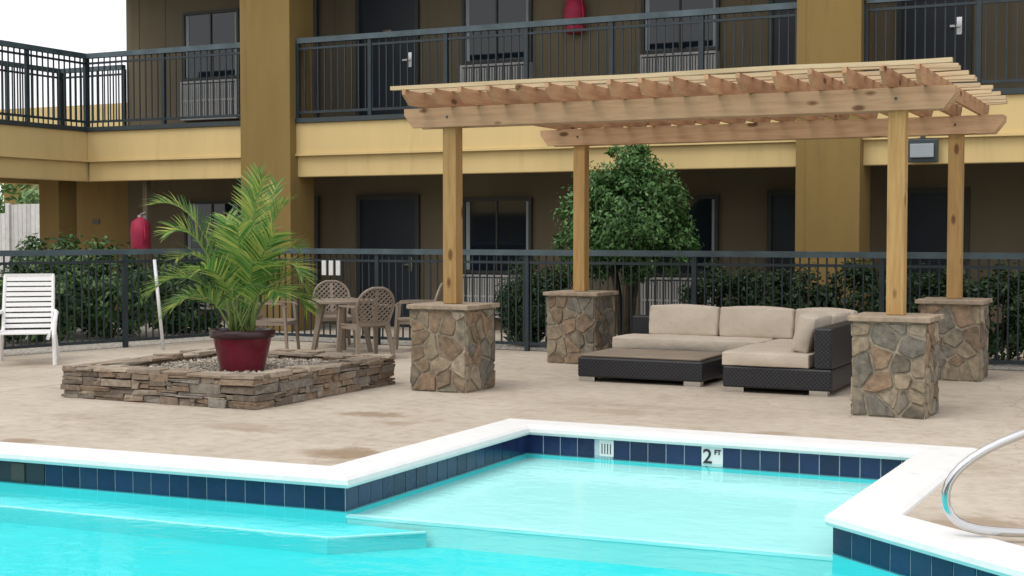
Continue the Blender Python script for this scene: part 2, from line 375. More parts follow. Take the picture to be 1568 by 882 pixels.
def roughen(poly):
    out=[];k=len(poly)
    for i in range(k):
        a=poly[i];b=poly[(i+1)%k];l=math.hypot(b[0]-a[0],b[1]-a[1])
        if l<.03: out.append(((a[0]+b[0])/2,(a[1]+b[1])/2));continue
        r_=min(.010/l,.3);j=max(1,int(l/.05))
        for q in range(j+1):
            t=r_+(1-2*r_)*q/j
            out.append((a[0]+(b[0]-a[0])*t+R.uniform(-.0045,.0045),a[1]+(b[1]-a[1])*t+R.uniform(-.0045,.0045)))
    return out
def pier(cx,cy,w=.62,h=PH):
    e=empty('stone_pier',(cx,cy,0))
    c=MB();hw=w/2;c.box(-hw,hw,-hw,hw,0,h);c.obj('mortar_core',M['mortar'],e)
    s=MB()
    for (ox,oy,ex,ey,nx,ny) in((-hw,-hw,1,0,0,-1),(hw,-hw,0,1,1,0),(hw,hw,-1,0,0,1),(-hw,hw,0,-1,-1,0)):
        for poly in cells(w,h-.01,19,.020):
            poly=roughen(poly)
            if len(poly)<4: continue
            cxp=sum(p[0] for p in poly)/len(poly);cyp=sum(p[1] for p in poly)/len(poly)
            d=R.uniform(.006,.026);k=len(poly);vs=[];ta,tb=R.uniform(-.05,.05),R.uniform(-.05,.05)
            for sc,dd in((1,-.002),(1,d*.5),(.93,d)):
                for p in poly:
                    a=cxp+(p[0]-cxp)*sc;b=cyp+(p[1]-cyp)*sc;q=dd+((R.uniform(-.002,.002)+(a-cxp)*ta+(b-cyp)*tb) if sc<1 else 0)
                    vs.append((ox+ex*a+nx*q,oy+ey*a+ny*q,b+.002))
            s.add(vs,[(i,(i+1)%k,(i+1)%k+k,i+k) for i in range(k)]+[(i+k,(i+1)%k+k,(i+1)%k+2*k,i+2*k) for i in range(k)]+[tuple(range(2*k,3*k))])
    s.obj('flagstones',M['stone'],e)
    c=MB();W=hw+.045;ring=[]
    per=[(-W,-W),(W,-W),(W,W),(-W,W)]
    for i in range(4):
        for j in range(8):
            t=j/8;a=per[i];b=per[(i+1)%4]
            ring.append((a[0]+(b[0]-a[0])*t+R.uniform(-.014,.014),a[1]+(b[1]-a[1])*t+R.uniform(-.014,.014)))
    c.prism(ring,lambda p,a:(p[0],p[1],a),h,h+.045);c.obj('cap_slab',M['cap'],e,bevel=.008)
UL,UR,VF_,VK=-6.80,-2.37,12.57,15.88
for x in(UL,UR):
    for y in(VF_,VK): pier(x,y)
pg=empty('wooden_pergola',(0,0,-.075))
p=MB()
for x in(UL,UR):
    for y in(VF_,VK): p.box(x-.075,x+.075,y-.075,y+.075,PH+.047+.075,2.90)
p.obj('posts',M['woodz'],pg,bevel=.006)
p=MB()
for y in(VF_,VK):
    for s_ in(-1,1):
        yc=y+s_*.097
        a,b=UL-.50,UR+.50
        p.prism([(a,2.925),(a,2.86),(a+.10,2.73),(b-.10,2.73),(b,2.86),(b,2.925)],lambda q,t:(q[0],t,q[1]),yc-.02,yc+.02)
p.obj('main_beams',M['woodx'],pg,bevel=.003)
RA,RB=VF_-.52,VK+.53
p=MB();nr=17
for i in range(nr):
    x=UL-.26+(UR-UL+.52)*i/(nr-1)+R.uniform(-.012,.012)
    a,b=RA,RB
    p.prism([(a,3.075),(a,3.03),(a+.13,2.93),(b-.13,2.93),(b,3.03),(b,3.075)],lambda q,t:(t,q[0],q[1]),x-.02,x+.02)
p.obj('rafters',M['woody'],pg,bevel=.003)
p=MB();nsl=13
for i in range(nsl):
    y=RA+.05+(RB-RA-.11)*i/(nsl-1)
    a,b=UL-.42+R.uniform(-.02,.02),UR+.50+R.uniform(-.04,.04);K=16;ph=R.uniform(0,6);am=R.uniform(.006,.018)
    pts=[(a+(b-a)*k/K,y+R.uniform(-.004,.004),3.100+am*math.sin(ph+k*.9)*(k/K)) for k in range(K+1)]
    vs=[];fs=[]
    for q in pts:
        for dy,dz in((-.032,-.019),(.032,-.019),(.032,.019),(-.032,.019)): vs.append((q[0],q[1]+dy,q[2]+dz))
    for k in range(K):
        for j in range(4): fs.append((k*4+j,k*4+(j+1)%4,(k+1)*4+(j+1)%4,(k+1)*4+j))
    fs+=[(3,2,1,0),(K*4,K*4+1,K*4+2,K*4+3)]
    p.add(vs,fs)
p.obj('top_slats',M['slat'],pg)
p=MB()
for x in(UL,UR):
    for y in(VF_,VK):
        p.tube([(x,y-.125,2.83),(x,y-.117,2.83)],.013,8)
p.obj('bolts',M['acdark'],pg)

# ------------------------------------------------------------ planter
pl=empty('stone_planter')
PX0,PX1,PY0,PY1=-9.83,-7.58,10.27,12.70;T=.24
s=MB();core=MB()
def course(ax,a0,a1,b0,b1):
    z=0.0
    for r_ in range(4):
        hgt=[.074,.058,.080,.060][r_]
        t=a0+R.uniform(-.02,0)
        while t<a1-.02:
            l=R.choice((R.uniform(.06,.13),R.uniform(.13,.24),R.uniform(.20,.36)));e_=min(t+l,a1+R.uniform(0,.01));
            if a1-e_<.06: e_=a1
            i0=b0-R.uniform(-.012,.030);i1=b1+R.uniform(-.012,.026)
            split=R.random()<.40;sp=R.uniform(.35,.65);dz0=R.uniform(-.008,.008) if r_ else 0;dz1=R.uniform(-.008,.008)
            zz=[(z+.002+dz0,z+hgt-.003+dz1)] if not split else [(z+.002,z+hgt*sp-.002),(z+hgt*sp+.001,z+hgt-.003)]
            for za,zb in zz:
                if split: i0=b0-R.uniform(-.010,.030)
                if ax==0: s.jbox(t+.003,e_-.003,i0,i1,za,zb,.012)
                else:
                    i1=b1+R.uniform(-.010,.026)
                    s.jbox(i0,i1,t+.003,e_-.003,za,zb,.012)
            t=e_
        z+=hgt
course(0,PX0,PX1,PY0,PY0+T);course(0,PX0,PX1,PY1-T,PY1)
course(1,PY0,PY1,PX1-T,PX1);course(1,PY0,PY1,PX0,PX0+T)
for q in((PX0,PX1,PY0,PY0+T),(PX0,PX1,PY1-T,PY1),(PX0,PX0+T,PY0+T,PY1-T),(PX1-T,PX1,PY0+T,PY1-T)):
    core.box(q[0]+.03,q[1]-.03,q[2]+.03,q[3]-.03,0,.258)
core.obj('core',M['soil'],pl)
s.obj('stacked_stones',M['ledge'],pl,bevel=.008,segs=1)
s=MB()
def caps(ax,a0,a1,b0,b1):
    t=a0-.01
    while t<a1-.03:
        e_=min(t+R.uniform(.16,.42),a1+.01)
        if a1-e_<.1: e_=a1+.01
        sp=R.uniform(.3,.7)
        o0=b0-R.uniform(-.01,.03);o1=b1+R.uniform(-.01,.03);md=b0+(b1-b0)*sp
        for u0,u1 in((o0,md-.004),(md+.004,o1)):
            z1=.270+R.uniform(.020,.050)
            if ax==0: s.jbox(t+.004,e_-.004,u0,u1,.270,z1,.014)
            else: s.jbox(u0,u1,t+.004,e_-.004,.270,z1,.014)
        t=e_
caps(0,PX0,PX1,PY0,PY0+T);caps(0,PX0,PX1,PY1-T,PY1);caps(1,PY0+T,PY1-T,PX0,PX0+T);caps(1,PY0+T,PY1-T,PX1-T,PX1)
s.obj('cap_stones',M['ledgecap'],pl,bevel=.008,segs=1)
s=MB();s.add([(PX0+T,PY0+T,.225),(PX1-T,PY0+T,.225),(PX1-T,PY1-T,.225),(PX0+T,PY1-T,.225)],[(0,1,2,3)]);s.obj('gravel_base',M['bed'],pl,fix='up')
s=MB()
for i in range(2000):
    x=R.uniform(PX0+T,PX1-T);y=R.uniform(PY0+T,PY1-T);r_=R.uniform(.012,.028);z=.23+R.uniform(0,.015)
    pts=[(1,0,0),(0,1,0),(-1,0,0),(0,-1,0),(0,0,.7),(0,0,-.7)]
    s.add([(x+a*r_*R.uniform(.7,1.2),y+b*r_*R.uniform(.7,1.2),z+c_*r_) for a,b,c_ in pts],[(0,1,4),(1,2,4),(2,3,4),(3,0,4),(1,0,5),(2,1,5),(3,2,5),(0,3,5)])
s.obj('pebbles',M['pebble'],pl)

# ------------------------------------------------------------ pot + palm
px,py=-8.46,11.27
pt=empty('flower_pot',(px,py,.228))
k=MB();k.lathe([(0,0),(.20,0),(.215,.02),(.235,.10),(.262,.22),(.285,.32),(.29,.34)],40);k.obj('body',M['pot'],pt,smooth=True)
k=MB();k.lathe([(.288,.33),(.315,.335),(.322,.35),(.322,.40),(.312,.412),(.285,.412),(.27,.36),(.27,.34)],40);k.obj('rim',M['potrim'],pt,smooth=True)
k=MB();k.lathe([(0,.365),(.15,.37),(.285,.36)],24);k.obj('soil',M['soil'],pt)
pm=empty('palm_plant',(px,py,.59))
RV=Vector((CA,SA,0));FV=Vector((-SA,CA,0));UV=Vector((0,0,1))
st=MB();lf=MB()
def frond(base,ctrl,tip,llen,nl,droop=.5):
    def q(t): return base*(1-t)**2+ctrl*2*t*(1-t)+tip*t*t
    def dq(t): return ((ctrl-base)*2*(1-t)+(tip-ctrl)*2*t).normalized()
    st.tube([q(i/14) for i in range(15)],.011,6,.003)
    roll=R.uniform(-.5,.5)
    for i in range(nl):
        t=.24+.76*(i/(nl-1));p_=q(t);d=dq(t)
        sd=d.cross(UV)
        if sd.length<.2: sd=d.cross(FV)
        sd.normalize();sd=(sd*math.cos(roll)+d.cross(sd)*math.sin(roll)).normalized();up=sd.cross(d).normalized()
        ll=llen*(.45+.75*math.sin(math.pi*min(1,.18+.78*(t-.24)/.76)))*R.uniform(.85,1.1)
        for sg in(-1,1):
            fw=.60+.9*(t-.24);dr=(sd*sg+d*fw+up*.40).normalized()
            dr=(dr+Vector((R.uniform(-.1,.1),R.uniform(-.1,.1),R.uniform(-.1,.1)))).normalized()
            wv=dr.cross(up).normalized();ww=.0098*R.uniform(.8,1.2)
            K=4;vs=[]
            for j in range(K+1):
                s_=j/K;c_=p_+dr*ll*s_-UV*droop*ll*s_*s_*.40
                hw=ww*(1-s_**2.2)*(.45+.55*min(1,s_*4)) if j<K else .0008
                vs+= [c_-wv*hw,c_+wv*hw]
            lf.add(vs,[(2*j,2*j+1,2*j+3,2*j+2) for j in range(K)])
tips=[(.16,1.60,.1,.02,.95),(-.88,1.28,.0,-.34,1.45),(-.66,1.0,-.25,-.34,1.2),(.46,1.28,-.1,.22,1.15),(.62,.60,-.2,.40,.95),(.60,.25,.2,.45,.7),
 (-.86,.42,-.1,-.50,.85),(-.80,.18,.15,-.5,.6),(-.22,1.15,.35,-.12,.9),(.28,1.48,.4,.12,.9),(-.35,.60,-.6,-.15,.85),(.25,.70,-.62,.12,.85),
 (.05,1.05,-.45,.0,.9),(-.7,.75,.3,-.35,.95),(.5,.85,.35,.25,.95),(-.55,.30,-.45,-.28,.6),(.45,.40,-.5,.25,.65),
 (.22,1.53,-.05,.02,.95),(.64,.42,.0,.45,.9),(.38,.98,-.35,.18,.8)]
for (a,b,c_,ca,cb) in tips:
    bs=RV*R.uniform(-.11,.11)+FV*R.uniform(-.11,.11)
    frond(bs,RV*ca+FV*c_*.4+UV*cb,RV*a+FV*c_+UV*b,R.uniform(.25,.33),40)
for i in range(10):
    a=R.uniform(-.12,.12);b=R.uniform(-.12,.12)
    st.tube([RV*a+FV*b,RV*a*1.3+FV*b*1.3+UV*.25,RV*a*1.8+FV*b*1.8+UV*.5],.017,8,.009)
st.obj('stems',M['stem'],pm,smooth=True);lf.obj('fronds',M['leaf_palm'],pm,fix=False)

# ------------------------------------------------------------ foliage
def foliage(mb,blobs,leaf,rs):
    for (cx,cy,cz,rx,ry,rz,ncl,npc) in blobs:
        for i in range(ncl):
            d=Vector((rs.gauss(0,1),rs.gauss(0,1),rs.gauss(0,1))).normalized();rad=rs.uniform(.45,1.0)**.6
            c=Vector((cx+d.x*rx*rad,cy+d.y*ry*rad,cz+d.z*rz*rad));cr=rs.uniform(.10,.17)*(rx+rz)*.5+.03
            for j in range(npc):
                o_=Vector((rs.gauss(0,1),rs.gauss(0,1),rs.gauss(0,1)))*cr*.55;p_=c+o_
                if p_.z<.03: continue
                nn=(d*.6+o_.normalized()*.4+Vector((rs.uniform(-1,1),rs.uniform(-1,1),rs.uniform(-.3,1)))*.8).normalized()
                t=nn.cross(Vector((rs.uniform(-1,1),rs.uniform(-1,1),rs.uniform(-1,1)))).normalized();b=nn.cross(t)
                l=leaf*rs.uniform(.7,1.35);w_=l*.45
                mb.add([p_-t*l,p_+b*w_-nn*.1*l,p_+t*l,p_-b*w_-nn*.1*l],[(0,1,2,3)])
te=empty('shrub_tree')
tx,ty=-6.98,17.85
f=MB();rs=random.Random(3)
foliage(f,[(tx,ty,1.70,.95,.75,.62,130,60),(tx,ty,1.70,.75,.55,.50,50,60),(tx+.05,ty,2.15,.70,.6,.50,80,55),(tx+.06,ty,2.50,.38,.36,.34,34,45),(tx-.5,ty,1.36,.52,.5,.40,44,50),(tx+.5,ty,1.36,.52,.5,.40,44,50),(tx,ty,1.2,.5,.4,.3,26,50),(tx+.1,ty,1.9,.5,.45,.6,40,50)],.036,rs)
f.obj('crown',M['leaf_tree'],te,fix=False)
t=MB()
for a in range(5):
    an=a*1.3;dx,dy=math.cos(an),math.sin(an)
    t.tube([(tx+dx*.06,ty+dy*.06,0),(tx+dx*.12,ty+dy*.1,.7),(tx+dx*.3,ty+dy*.25,1.4),(tx+dx*.42,ty+dy*.35,2.0)],.045,7,.012)
t.obj('trunk',M['bark'],te,smooth=True)
def shrub(name,blobs,leaf,mt,seed):
    e=empty(name);f=MB();foliage(f,blobs,leaf,random.Random(seed));f.obj('leaves',mt,e,fix=False)
    t=MB()
    for b in blobs:
        for k in range(3):
            t.tube([(b[0]+.05*k-.05,b[1],0),(b[0]+(k-1)*b[3]*.3,b[1]+.05,b[2]*.7),(b[0]+(k-1)*b[3]*.5,b[1],b[2]+b[5]*.5)],.02,5,.006)
    t.obj('branches',M['bark'],e)
shrub('round_bush',[(-8.35,17.80,.60,.62,.5,.60,110,55),(-8.35,17.80,.55,.45,.35,.45,40,55)],.035,M['leaf_dark'],4)
shrub('hedge',[(-5.7+i*.60,17.85,.58+.05*math.sin(i*2.3),.50,.45,.60,70,55) for i in range(12)],.036,M['leaf_dark'],5)
shrub('garden_shrubs',[(-14.3,17.6,.62,.75,.6,.68,80,50),(-14.7,16.3,.6,.8,.7,.72,90,50),(-15.1,15.2,.6,.8,.7,.62,80,45),(-15.6,14.0,.6,.8,.7,.62,70,45),(-15.9,16.6,.80,.8,.7,.80,90,45)],.055,M['leaf_shrub'],6)
fe=empty('distant_trees');f=MB();rs=random.Random(9)
foliage(f,[(-34+i*2.0,33+rs.uniform(-1,1),1.6,1.9,1.6,rs.uniform(1.3,1.7),50,50) for i in range(6)]+[(-66,50,5,5,4,6.2,80,60)],.13,rs);f.obj('leaves',M['leaf_far'],fe,fix=False)
t=MB()
for i in range(6): t.tube([(-34+i*2.0,33,0),(-34+i*2.0,33,2.4)],.12,7,.05)
t.obj('trunks',M['bark'],fe)

# ------------------------------------------------------------ fences
def railing(cap,bars,p0,p1,z0,h,sp=.115,post=1.7,capw=.07,caph=.055,low=.10,bw=.018):
    a=Vector((*p0,0));b=Vector((*p1,0));d=b-a;Ln=d.length;d/=Ln
    Z=Vector((0,0,1))
    cap.beam(a+Z*(z0+h-caph/2),b+Z*(z0+h-caph/2),capw,caph)
    bars.beam(a+Z*(z0+h-.17),b+Z*(z0+h-.17),.035,.035);bars.beam(a+Z*(z0+low),b+Z*(z0+low),.035,.04)
    k=int(Ln/sp)
    for i in range(k+1):
        q=a+d*(Ln*i/k);bars.beam(q+Z*(z0+low+.02),q+Z*(z0+h-caph),bw,bw,up=(d.x,d.y,0))
    k=max(1,int(round(Ln/post)))
    for i in range(k+1):
        q=a+d*(Ln*i/k);bars.beam(q+Z*z0,q+Z*(z0+h-caph+.001),.06,.06,up=(d.x,d.y,0))
fe=empty('metal_fence');c=MB();b=MB()
railing(c,b,(-12.75,17.0),(6.0,17.0),0,1.36,.11,2.35,.09,.075)
railing(c,b,(-12.75,17.0),(-13.9,13.2),0,1.36,.11,1.9,.09,.075)
railing(c,b,(-13.9,13.2),(-15.2,9.5),0,1.36,.11,2.0,.09,.075)
c.obj('top_rail',M['railtop'],fe);b.obj('bars_and_posts',M['rail'],fe)
k=MB()
for x in(-11.30,-11.18,-11.06): k.box(x,x+.07,16.93,16.945,.98,1.19)
sg=empty('fence_strips');k.obj('white_strips',M['tilewhite'],sg)  # thin white upright strips just in front of the fence
pf=empty('wooden_fence');k=MB()
x=-31
while x<-20.8:
    w_=.14;hh=2.05+(.22 if -26.1<x<-25.0 else 0)+R.uniform(-.01,.01);k.box(x,x+w_-.012,25.5,25.525,.05,hh);x+=w_
k.box(-31,-20.8,25.526,25.58,.5,.6);k.box(-31,-20.8,25.526,25.58,1.7,1.8)
k.box(-26.18,-26.06,25.44,25.499,0,2.3);k.box(-25.0,-24.88,25.44,25.499,0,2.3);k.obj('planks',M['plank'],pf)
k=MB();k.tube([(-12.62,15.05,0),(-12.80,15.1,1.22)],.024,10);k.obj('white_pole',M['tilewhite'],smooth=True)

# ------------------------------------------------------------ motel
mo=empty('motel_building');VF,VB=18.8,20.4;DK=3.40
XL,XR=-17.4,9.0
k=MB()
k.box(XL,XR,VF,VF+.2,2.83,3.34);k.box(XL,XR,VF+.04,VF+.2,2.48,2.829)
k.box(XL-.2,XL-.001,5,VF+.2,2.83,3.34);k.box(XL-.2,XL-.04,5,VF+.2,2.48,2.829)
k.box(XL-2.2,XL-2.0,5,VB,2.48,3.34)
k.obj('fascia_band',M['band'],mo,bevel=.012)
k=MB();k.box(XL-.001,XR,VF-.035,VF-.001,2.815,2.85);k.box(XL+.001,XL+.035,5,VF-.036,2.815,2.85);k.obj('fascia_trim',M['band'],mo)
k=MB();k.box(XL+.04,XR,VF-.04,VF+.2,3.341,3.415);k.box(XL-.2,XL+.039,5,VF+.2,3.341,3.415);k.obj('deck_edge',M['dark'],mo)
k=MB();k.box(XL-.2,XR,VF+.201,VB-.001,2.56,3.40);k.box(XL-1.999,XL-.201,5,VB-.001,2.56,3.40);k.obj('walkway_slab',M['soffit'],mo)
k=MB()
for a,b in((-14.0,-13.02),(-4.86,-4.00),(4.6,5.5)): k.box(a,b,VF-.16,VF+.5,0,6.1)
for a,b in((-14.0,-13.02),(-4.86,-4.00)): k.box(a+.14,b+.0015,VF-.175,VF-.161,0,6.1)
k.box(-18.58,-18.12,18.85,19.3,0,2.56);k.box(-19.4,-18.9,8.0,8.5,0,2.56)
k.obj('columns',M['column'],mo,bevel=.01)
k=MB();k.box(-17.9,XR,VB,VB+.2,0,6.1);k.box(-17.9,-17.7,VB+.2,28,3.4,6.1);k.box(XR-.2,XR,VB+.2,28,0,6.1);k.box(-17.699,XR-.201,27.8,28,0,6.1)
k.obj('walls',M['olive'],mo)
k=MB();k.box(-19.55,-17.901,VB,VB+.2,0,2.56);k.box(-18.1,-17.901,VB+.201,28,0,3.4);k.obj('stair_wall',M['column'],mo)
k=MB();k.box(-18.0,XR+.3,18.3,28.3,6.1,6.4);k.obj('roof',M['soffit'],mo)
fr_=MB();gl_=MB();dr_=MB();ac=MB();acd=MB();cu=MB();hd=MB()
def door(x0,x1,z,hs):
    y=VB
    dr_.box(x0,x1,y-.03,y-.002,z,z+2.12)
    fr_.box(x0-.07,x0-.001,y-.06,y-.001,z,z+2.20);fr_.box(x1+.001,x1+.07,y-.06,y-.001,z,z+2.20);fr_.box(x0,x1,y-.06,y-.001,z+2.121,z+2.20)
    hx=x1-.10 if hs>0 else x0+.10
    hd.box(hx-.035,hx+.035,y-.045,y-.031,z+.92,z+1.16);hd.box(hx-.015,hx+.015,y-.08,y-.046,z+1.02,z+1.05);hd.box(hx-.12*(1 if hs>0 else 0)-.0,hx+.12*(0 if hs>0 else 1),y-.09,y-.081,z+1.02,z+1.05)
    if z>1: hd.box((x0+x1)/2-.08,(x0+x1)/2+.08,y-.036,y-.031,z+1.5,z+1.56)
def window(x0,x1,z):
    y=VB;zt=z+2.15;zs=z+.92
    for a,b,c_,d_ in((x0,x0+.05,zs,zt),(x1-.05,x1,zs,zt),(x0+.051,x1-.051,zs,zs+.05),(x0+.051,x1-.051,zt-.05,zt)):
        fr_.box(a,b,y-.06,y-.001,c_,d_)
    fr_.box((x0+x1)/2-.015,(x0+x1)/2+.015,y-.05,y-.031,zs+.051,zt-.051)
    gl_.add([(x0+.04,y-.03,zs+.04),(x1-.04,y-.03,zs+.04),(x1-.04,y-.03,zt-.04),(x0+.04,y-.03,zt-.04)],[(0,1,2,3)])
    cu.box(x0+.06,x0+.13,y-.036,y-.032,zs+.06,zt-.06);cu.box(x1-.10,x1-.06,y-.036,y-.032,zs+.06,zt-.06)
    acd.box(x0+.03,x1-.03,y-.10,y-.001,z+.24,z+.90)
    for f0,f1,g0,g1 in((x0,x1,.21,.25),(x0,x1,.87,.905),(x0,x0+.035,.251,.869),(x1-.035,x1,.251,.869)): ac.box(f0,f1,y-.13,y-.001,z+g0,z+g1)
    n_=26
    for i in range(n_):
        xx=x0+.05+(x1-x0-.1)*i/(n_-1);ac.box(xx-.014,xx+.014,y-.118,y-.101,z+.27,z+.85)
    ac.box(x0+.036,x1-.036,y-.121,y-.119,z+.54,z+.57)
openings=[(-14.75,-13.72),(-12.8,-11.72),(-5.66,-4.7),(-3.8,-2.92),(-16.55,-15.3),(-10.83,-9.58),(-7.72,-6.48),(-1.95,-.7),(3.4,4.4),(1.3,2.55),(5.4,6.4)]
for z in(0.0,DK):
    for x0,x1,hs in((-14.75,-13.72,1),(-12.80,-11.72,1),(-5.66,-4.70,1),(-3.80,-2.92,1),(3.4,4.4,1),(5.4,6.4,-1)): door(x0,x1,z+.02,hs)
    for x0,x1 in((-16.55,-15.30),(-10.83,-9.58),(-7.72,-6.48),(-1.95,-.7),(1.3,2.55)): window(x0,x1,z)
fr_.obj('door_window_frames',M['frame'],mo);gl_.obj('window_glass',M['glass'],mo);dr_.obj('doors',M['door'],mo)
ac.obj('air_conditioner_grilles',M['acwhite'],mo);acd.obj('air_conditioner_bodies',M['acdark'],mo);cu.obj('curtains',M['curtain'],mo);hd.obj('door_handles',M['metal'],mo)
k=MB()
x=-17.6
while x<8.5:
    if not any(a-.1<x<b+.1 for a,b in openings): k.box(x-.008,x+.008,VB-.007,VB-.001,3.4,6.1)
    x+=.61
k.obj('wall_battens',M['olive'],mo)
c=MB();b=MB()
for a0,a1 in((XL,-14.03),(-12.99,-4.89),(-3.97,4.57)):
    railing(c,b,(a0,VF+.02),(a1,VF+.02),DK+.02,1.27,.125,1.35,.09,.085,.09,.017)
railing(c,b,(XL-.02,VF+.0),(XL-.02,5.2),DK+.02,1.27,.125,1.35,.09,.085,.09,.02)
railing(c,b,(XL-2.08,VB),(XL-2.08,5.2),DK+.02,1.27,.125,1.35,.09,.085,.09,.02)
railing(c,b,(XL-2.08,VB-.05),(-17.92,VB-.05),DK+.02,1.27,.125,1.35,.09,.085,.09,.02)
c.obj('balcony_top_rail',M['railtop'],mo);b.obj('balcony_bars',M['rail'],mo)
# opposite side of the courtyard (behind the viewer; it closes the court and shows in the glass)
ow=empty('motel_wing');k=MB();k.box(-34,14,-19,-18.6,2.48,3.34);k.obj('fascia_band',M['band'],ow)
k=MB();k.box(-34,14,-21,-20.6,0,6.1);k.obj('walls',M['olive'],ow)
k=MB();k.box(-34,14,-26,-18.4,6.1,6.4);k.box(-34,14,-20.6,-19.001,2.6,3.3);k.obj('roof_and_walkway',M['soffit'],ow)
k=MB()
for i in range(6): k.box(-32+i*9.1,-31.1+i*9.1,-18.9,-18.4,0,6.1)
k.obj('columns',M['column'],ow)
k=MB()
for i in range(12):
    for z in(0,3.4): k.box(-33+i*4,-31.9+i*4,-20.599,-20.55,z+.05,z+2.1)
k.obj('doors',M['door'],ow)
c=MB();b=MB();railing(c,b,(-34,-18.8),(14,-18.8),3.34,1.2,.25,2.4);c.obj('top_rail',M['railtop'],ow);b.obj('bars',M['rail'],ow)

k=MB();k.box(-3.42,-3.02,VF-.09,VF-.036,2.50,2.80);fl_=empty('wall_light');k.obj('housing',M['dark'],fl_,bevel=.01)
k=MB();k.box(-3.37,-3.07,VF-.13,VF-.091,2.56,2.74);k.obj('lens',M['curtain'],fl_,bevel=.01)
k=MB();k.tube([(-3.22,VF-.06,2.8),(-3.22,VF-.06,2.86)],.03,8);k.obj('sensor',M['dark'],fl_)
def extinguisher(x,z,y=VB-.12):
    e=empty('fire_extinguisher',(x,y,z));k=MB()
    k.lathe([(0,-.30),(.14,-.30),(.16,-.27),(.17,.05),(.15,.19),(.07,.25),(.03,.27)],20);k.obj('covered_cylinder',M['red'],e,smooth=True)
    k=MB();k.box(-.035,.035,-.03,.03,.27,.31);k.beam((0,0,.32),(.12,0,.36),.03,.015);k.box(-.05,.05,.08,.118,-.3,.3);k.obj('valve_and_bracket',M['acwhite'],e)
    k=MB();k.tube([(0.03,-.02,.29),(.15,-.08,.2),(.19,-.1,-.05),(.15,-.08,-.2)],.014,7);k.obj('hose',M['red'],e,smooth=True)
extinguisher(-8.80,5.0);extinguisher(-16.45,1.58,19.05)
k=MB();k.box(-16.5,-16.4,19.17,19.27,0,2.559);k.obj('extinguisher_post',M['olive'])
k=MB();k.box(-18.75,-18.6,VB-.015,VB-.002,1.75,1.83);sg=empty('wall_plaque');k.obj('plate',M['acdark'],sg)
db=empty('distant_building');k=MB();k.box(-54,-38,52,60,6.6,7.7);k.obj('parapet',M['band'],db)
k=MB();k.box(-53.8,-38.2,52.2,59.8,0,6.6);k.obj('walls',M['column'],db)
k=MB()
for i in range(6):
    k.box(-51+i*2.2,-49.8+i*2.2,52.1,52.199,3.8,5.6)
k.obj('windows',M['glass'],db)

# ------------------------------------------------------------ sectional sofa
def cushion(parent,name,x0,x1,y0,y1,z0,z1,tilt=0,ax='X',bul=.02):
    cx,cy,cz=(x0+x1)/2,(y0+y1)/2,(z0+z1)/2;hx,hy,hz=(x1-x0)/2,(y1-y0)/2,(z1-z0)/2
    mb=MB();n_=10;idx={}
    def P(a,b,c_):
        key=(round(a,4),round(b,4),round(c_,4))
        if key not in idx:
            q=(1-a*a)*(1-b*b);q2=(1-b*b)*(1-c_*c_);q3=(1-a*a)*(1-c_*c_)
            pinch=1-.03*(a*a*b*b)
            idx[key]=len(mb.v);mb.v.append((a*hx*pinch+(a*q2*bul*.6)+R.uniform(-.002,.002),b*hy*pinch+b*q3*bul*.8,c_*hz+c_*q*bul+R.uniform(-.0025,.0025)))
        return idx[key]
    g_=[-1+2*i/n_ for i in range(n_+1)]
    for i in range(n_):
        for j in range(n_):
            a,b,c_,d_=g_[i],g_[i+1],g_[j],g_[j+1]
            for s_ in(-1,1):
                for q in([P(a,c_,s_),P(b,c_,s_),P(b,d_,s_),P(a,d_,s_)],[P(a,s_,c_),P(b,s_,c_),P(b,s_,d_),P(a,s_,d_)],[P(s_,a,c_),P(s_,b,c_),P(s_,b,d_),P(s_,a,d_)]):
                    mb.f.append(tuple(q));mb.m.append(0)
    o=mb.obj(name,M['cushion'],parent,smooth=True,bevel=.028,segs=3);o.modifiers['bevel'].angle_limit=math.radians(55)
    o.location=(cx,cy,cz);o.rotation_euler=((tilt,0,0) if ax=='X' else (0,tilt,0));return o
sofa=empty('sectional_sofa',(.07,-.20,0))
k=MB()
k.box(-6.15,-3.22,15.15,15.949,.05,.265);k.box(-6.15,-3.22,15.95,16.12,.05,.60)
k.box(-4.32,-3.22,13.72,15.149,.05,.265);k.box(-3.40,-3.22,13.72,15.94,.266,.665)
k.obj('wicker_base',M['wicker'],sofa,bevel=.02)
k=MB()
for x,y in((-6.05,15.25),(-4.2,13.80),(-3.36,13.80),(-6.05,15.9),(-4.2,14.9)): k.box(x-.09,x+.09,y-.05,y+.05,0,.05)
k.obj('metal_feet',M['metal'],sofa)
cushion(sofa,'seat_cushion_back',-6.10,-4.34,15.12,15.78,.27,.395)
cushion(sofa,'seat_cushion_corner',-4.31,-3.46,15.02,15.78,.27,.395)
cushion(sofa,'seat_cushion_chaise',-4.34,-3.44,13.70,15.0,.27,.40)
for i,(a,b) in enumerate(((-5.86,-5.02),(-5.0,-4.14),(-4.12,-3.45))): cushion(sofa,'back_cushion',a,b,15.74,15.93,.385,.725,math.radians(-9),'X',.03)
cushion(sofa,'side_cushion',-3.64,-3.46,13.88,14.60,.41,.77,math.radians(14),'Y',.035)
cushion(sofa,'side_cushion_far',-3.62,-3.44,14.68,15.40,.41,.75,math.radians(10),'Y',.03)
ot=empty('wicker_coffee_table',(.07,-.20,0));k=MB();k.box(-6.02,-4.62,14.0,14.95,.05,.262);k.obj('wicker_body',M['wicker'],ot,bevel=.02)
k=MB();k.box(-5.99,-4.65,14.03,14.92,.264,.292);k.obj('top_pad',M['cover'],ot,bevel=.012)
k=MB()
for x in(-5.92,-4.74):
    for y in(14.07,14.88): k.box(x-.09,x+.09,y-.05,y+.05,0,.05)
k.obj('metal_feet',M['metal'],ot)

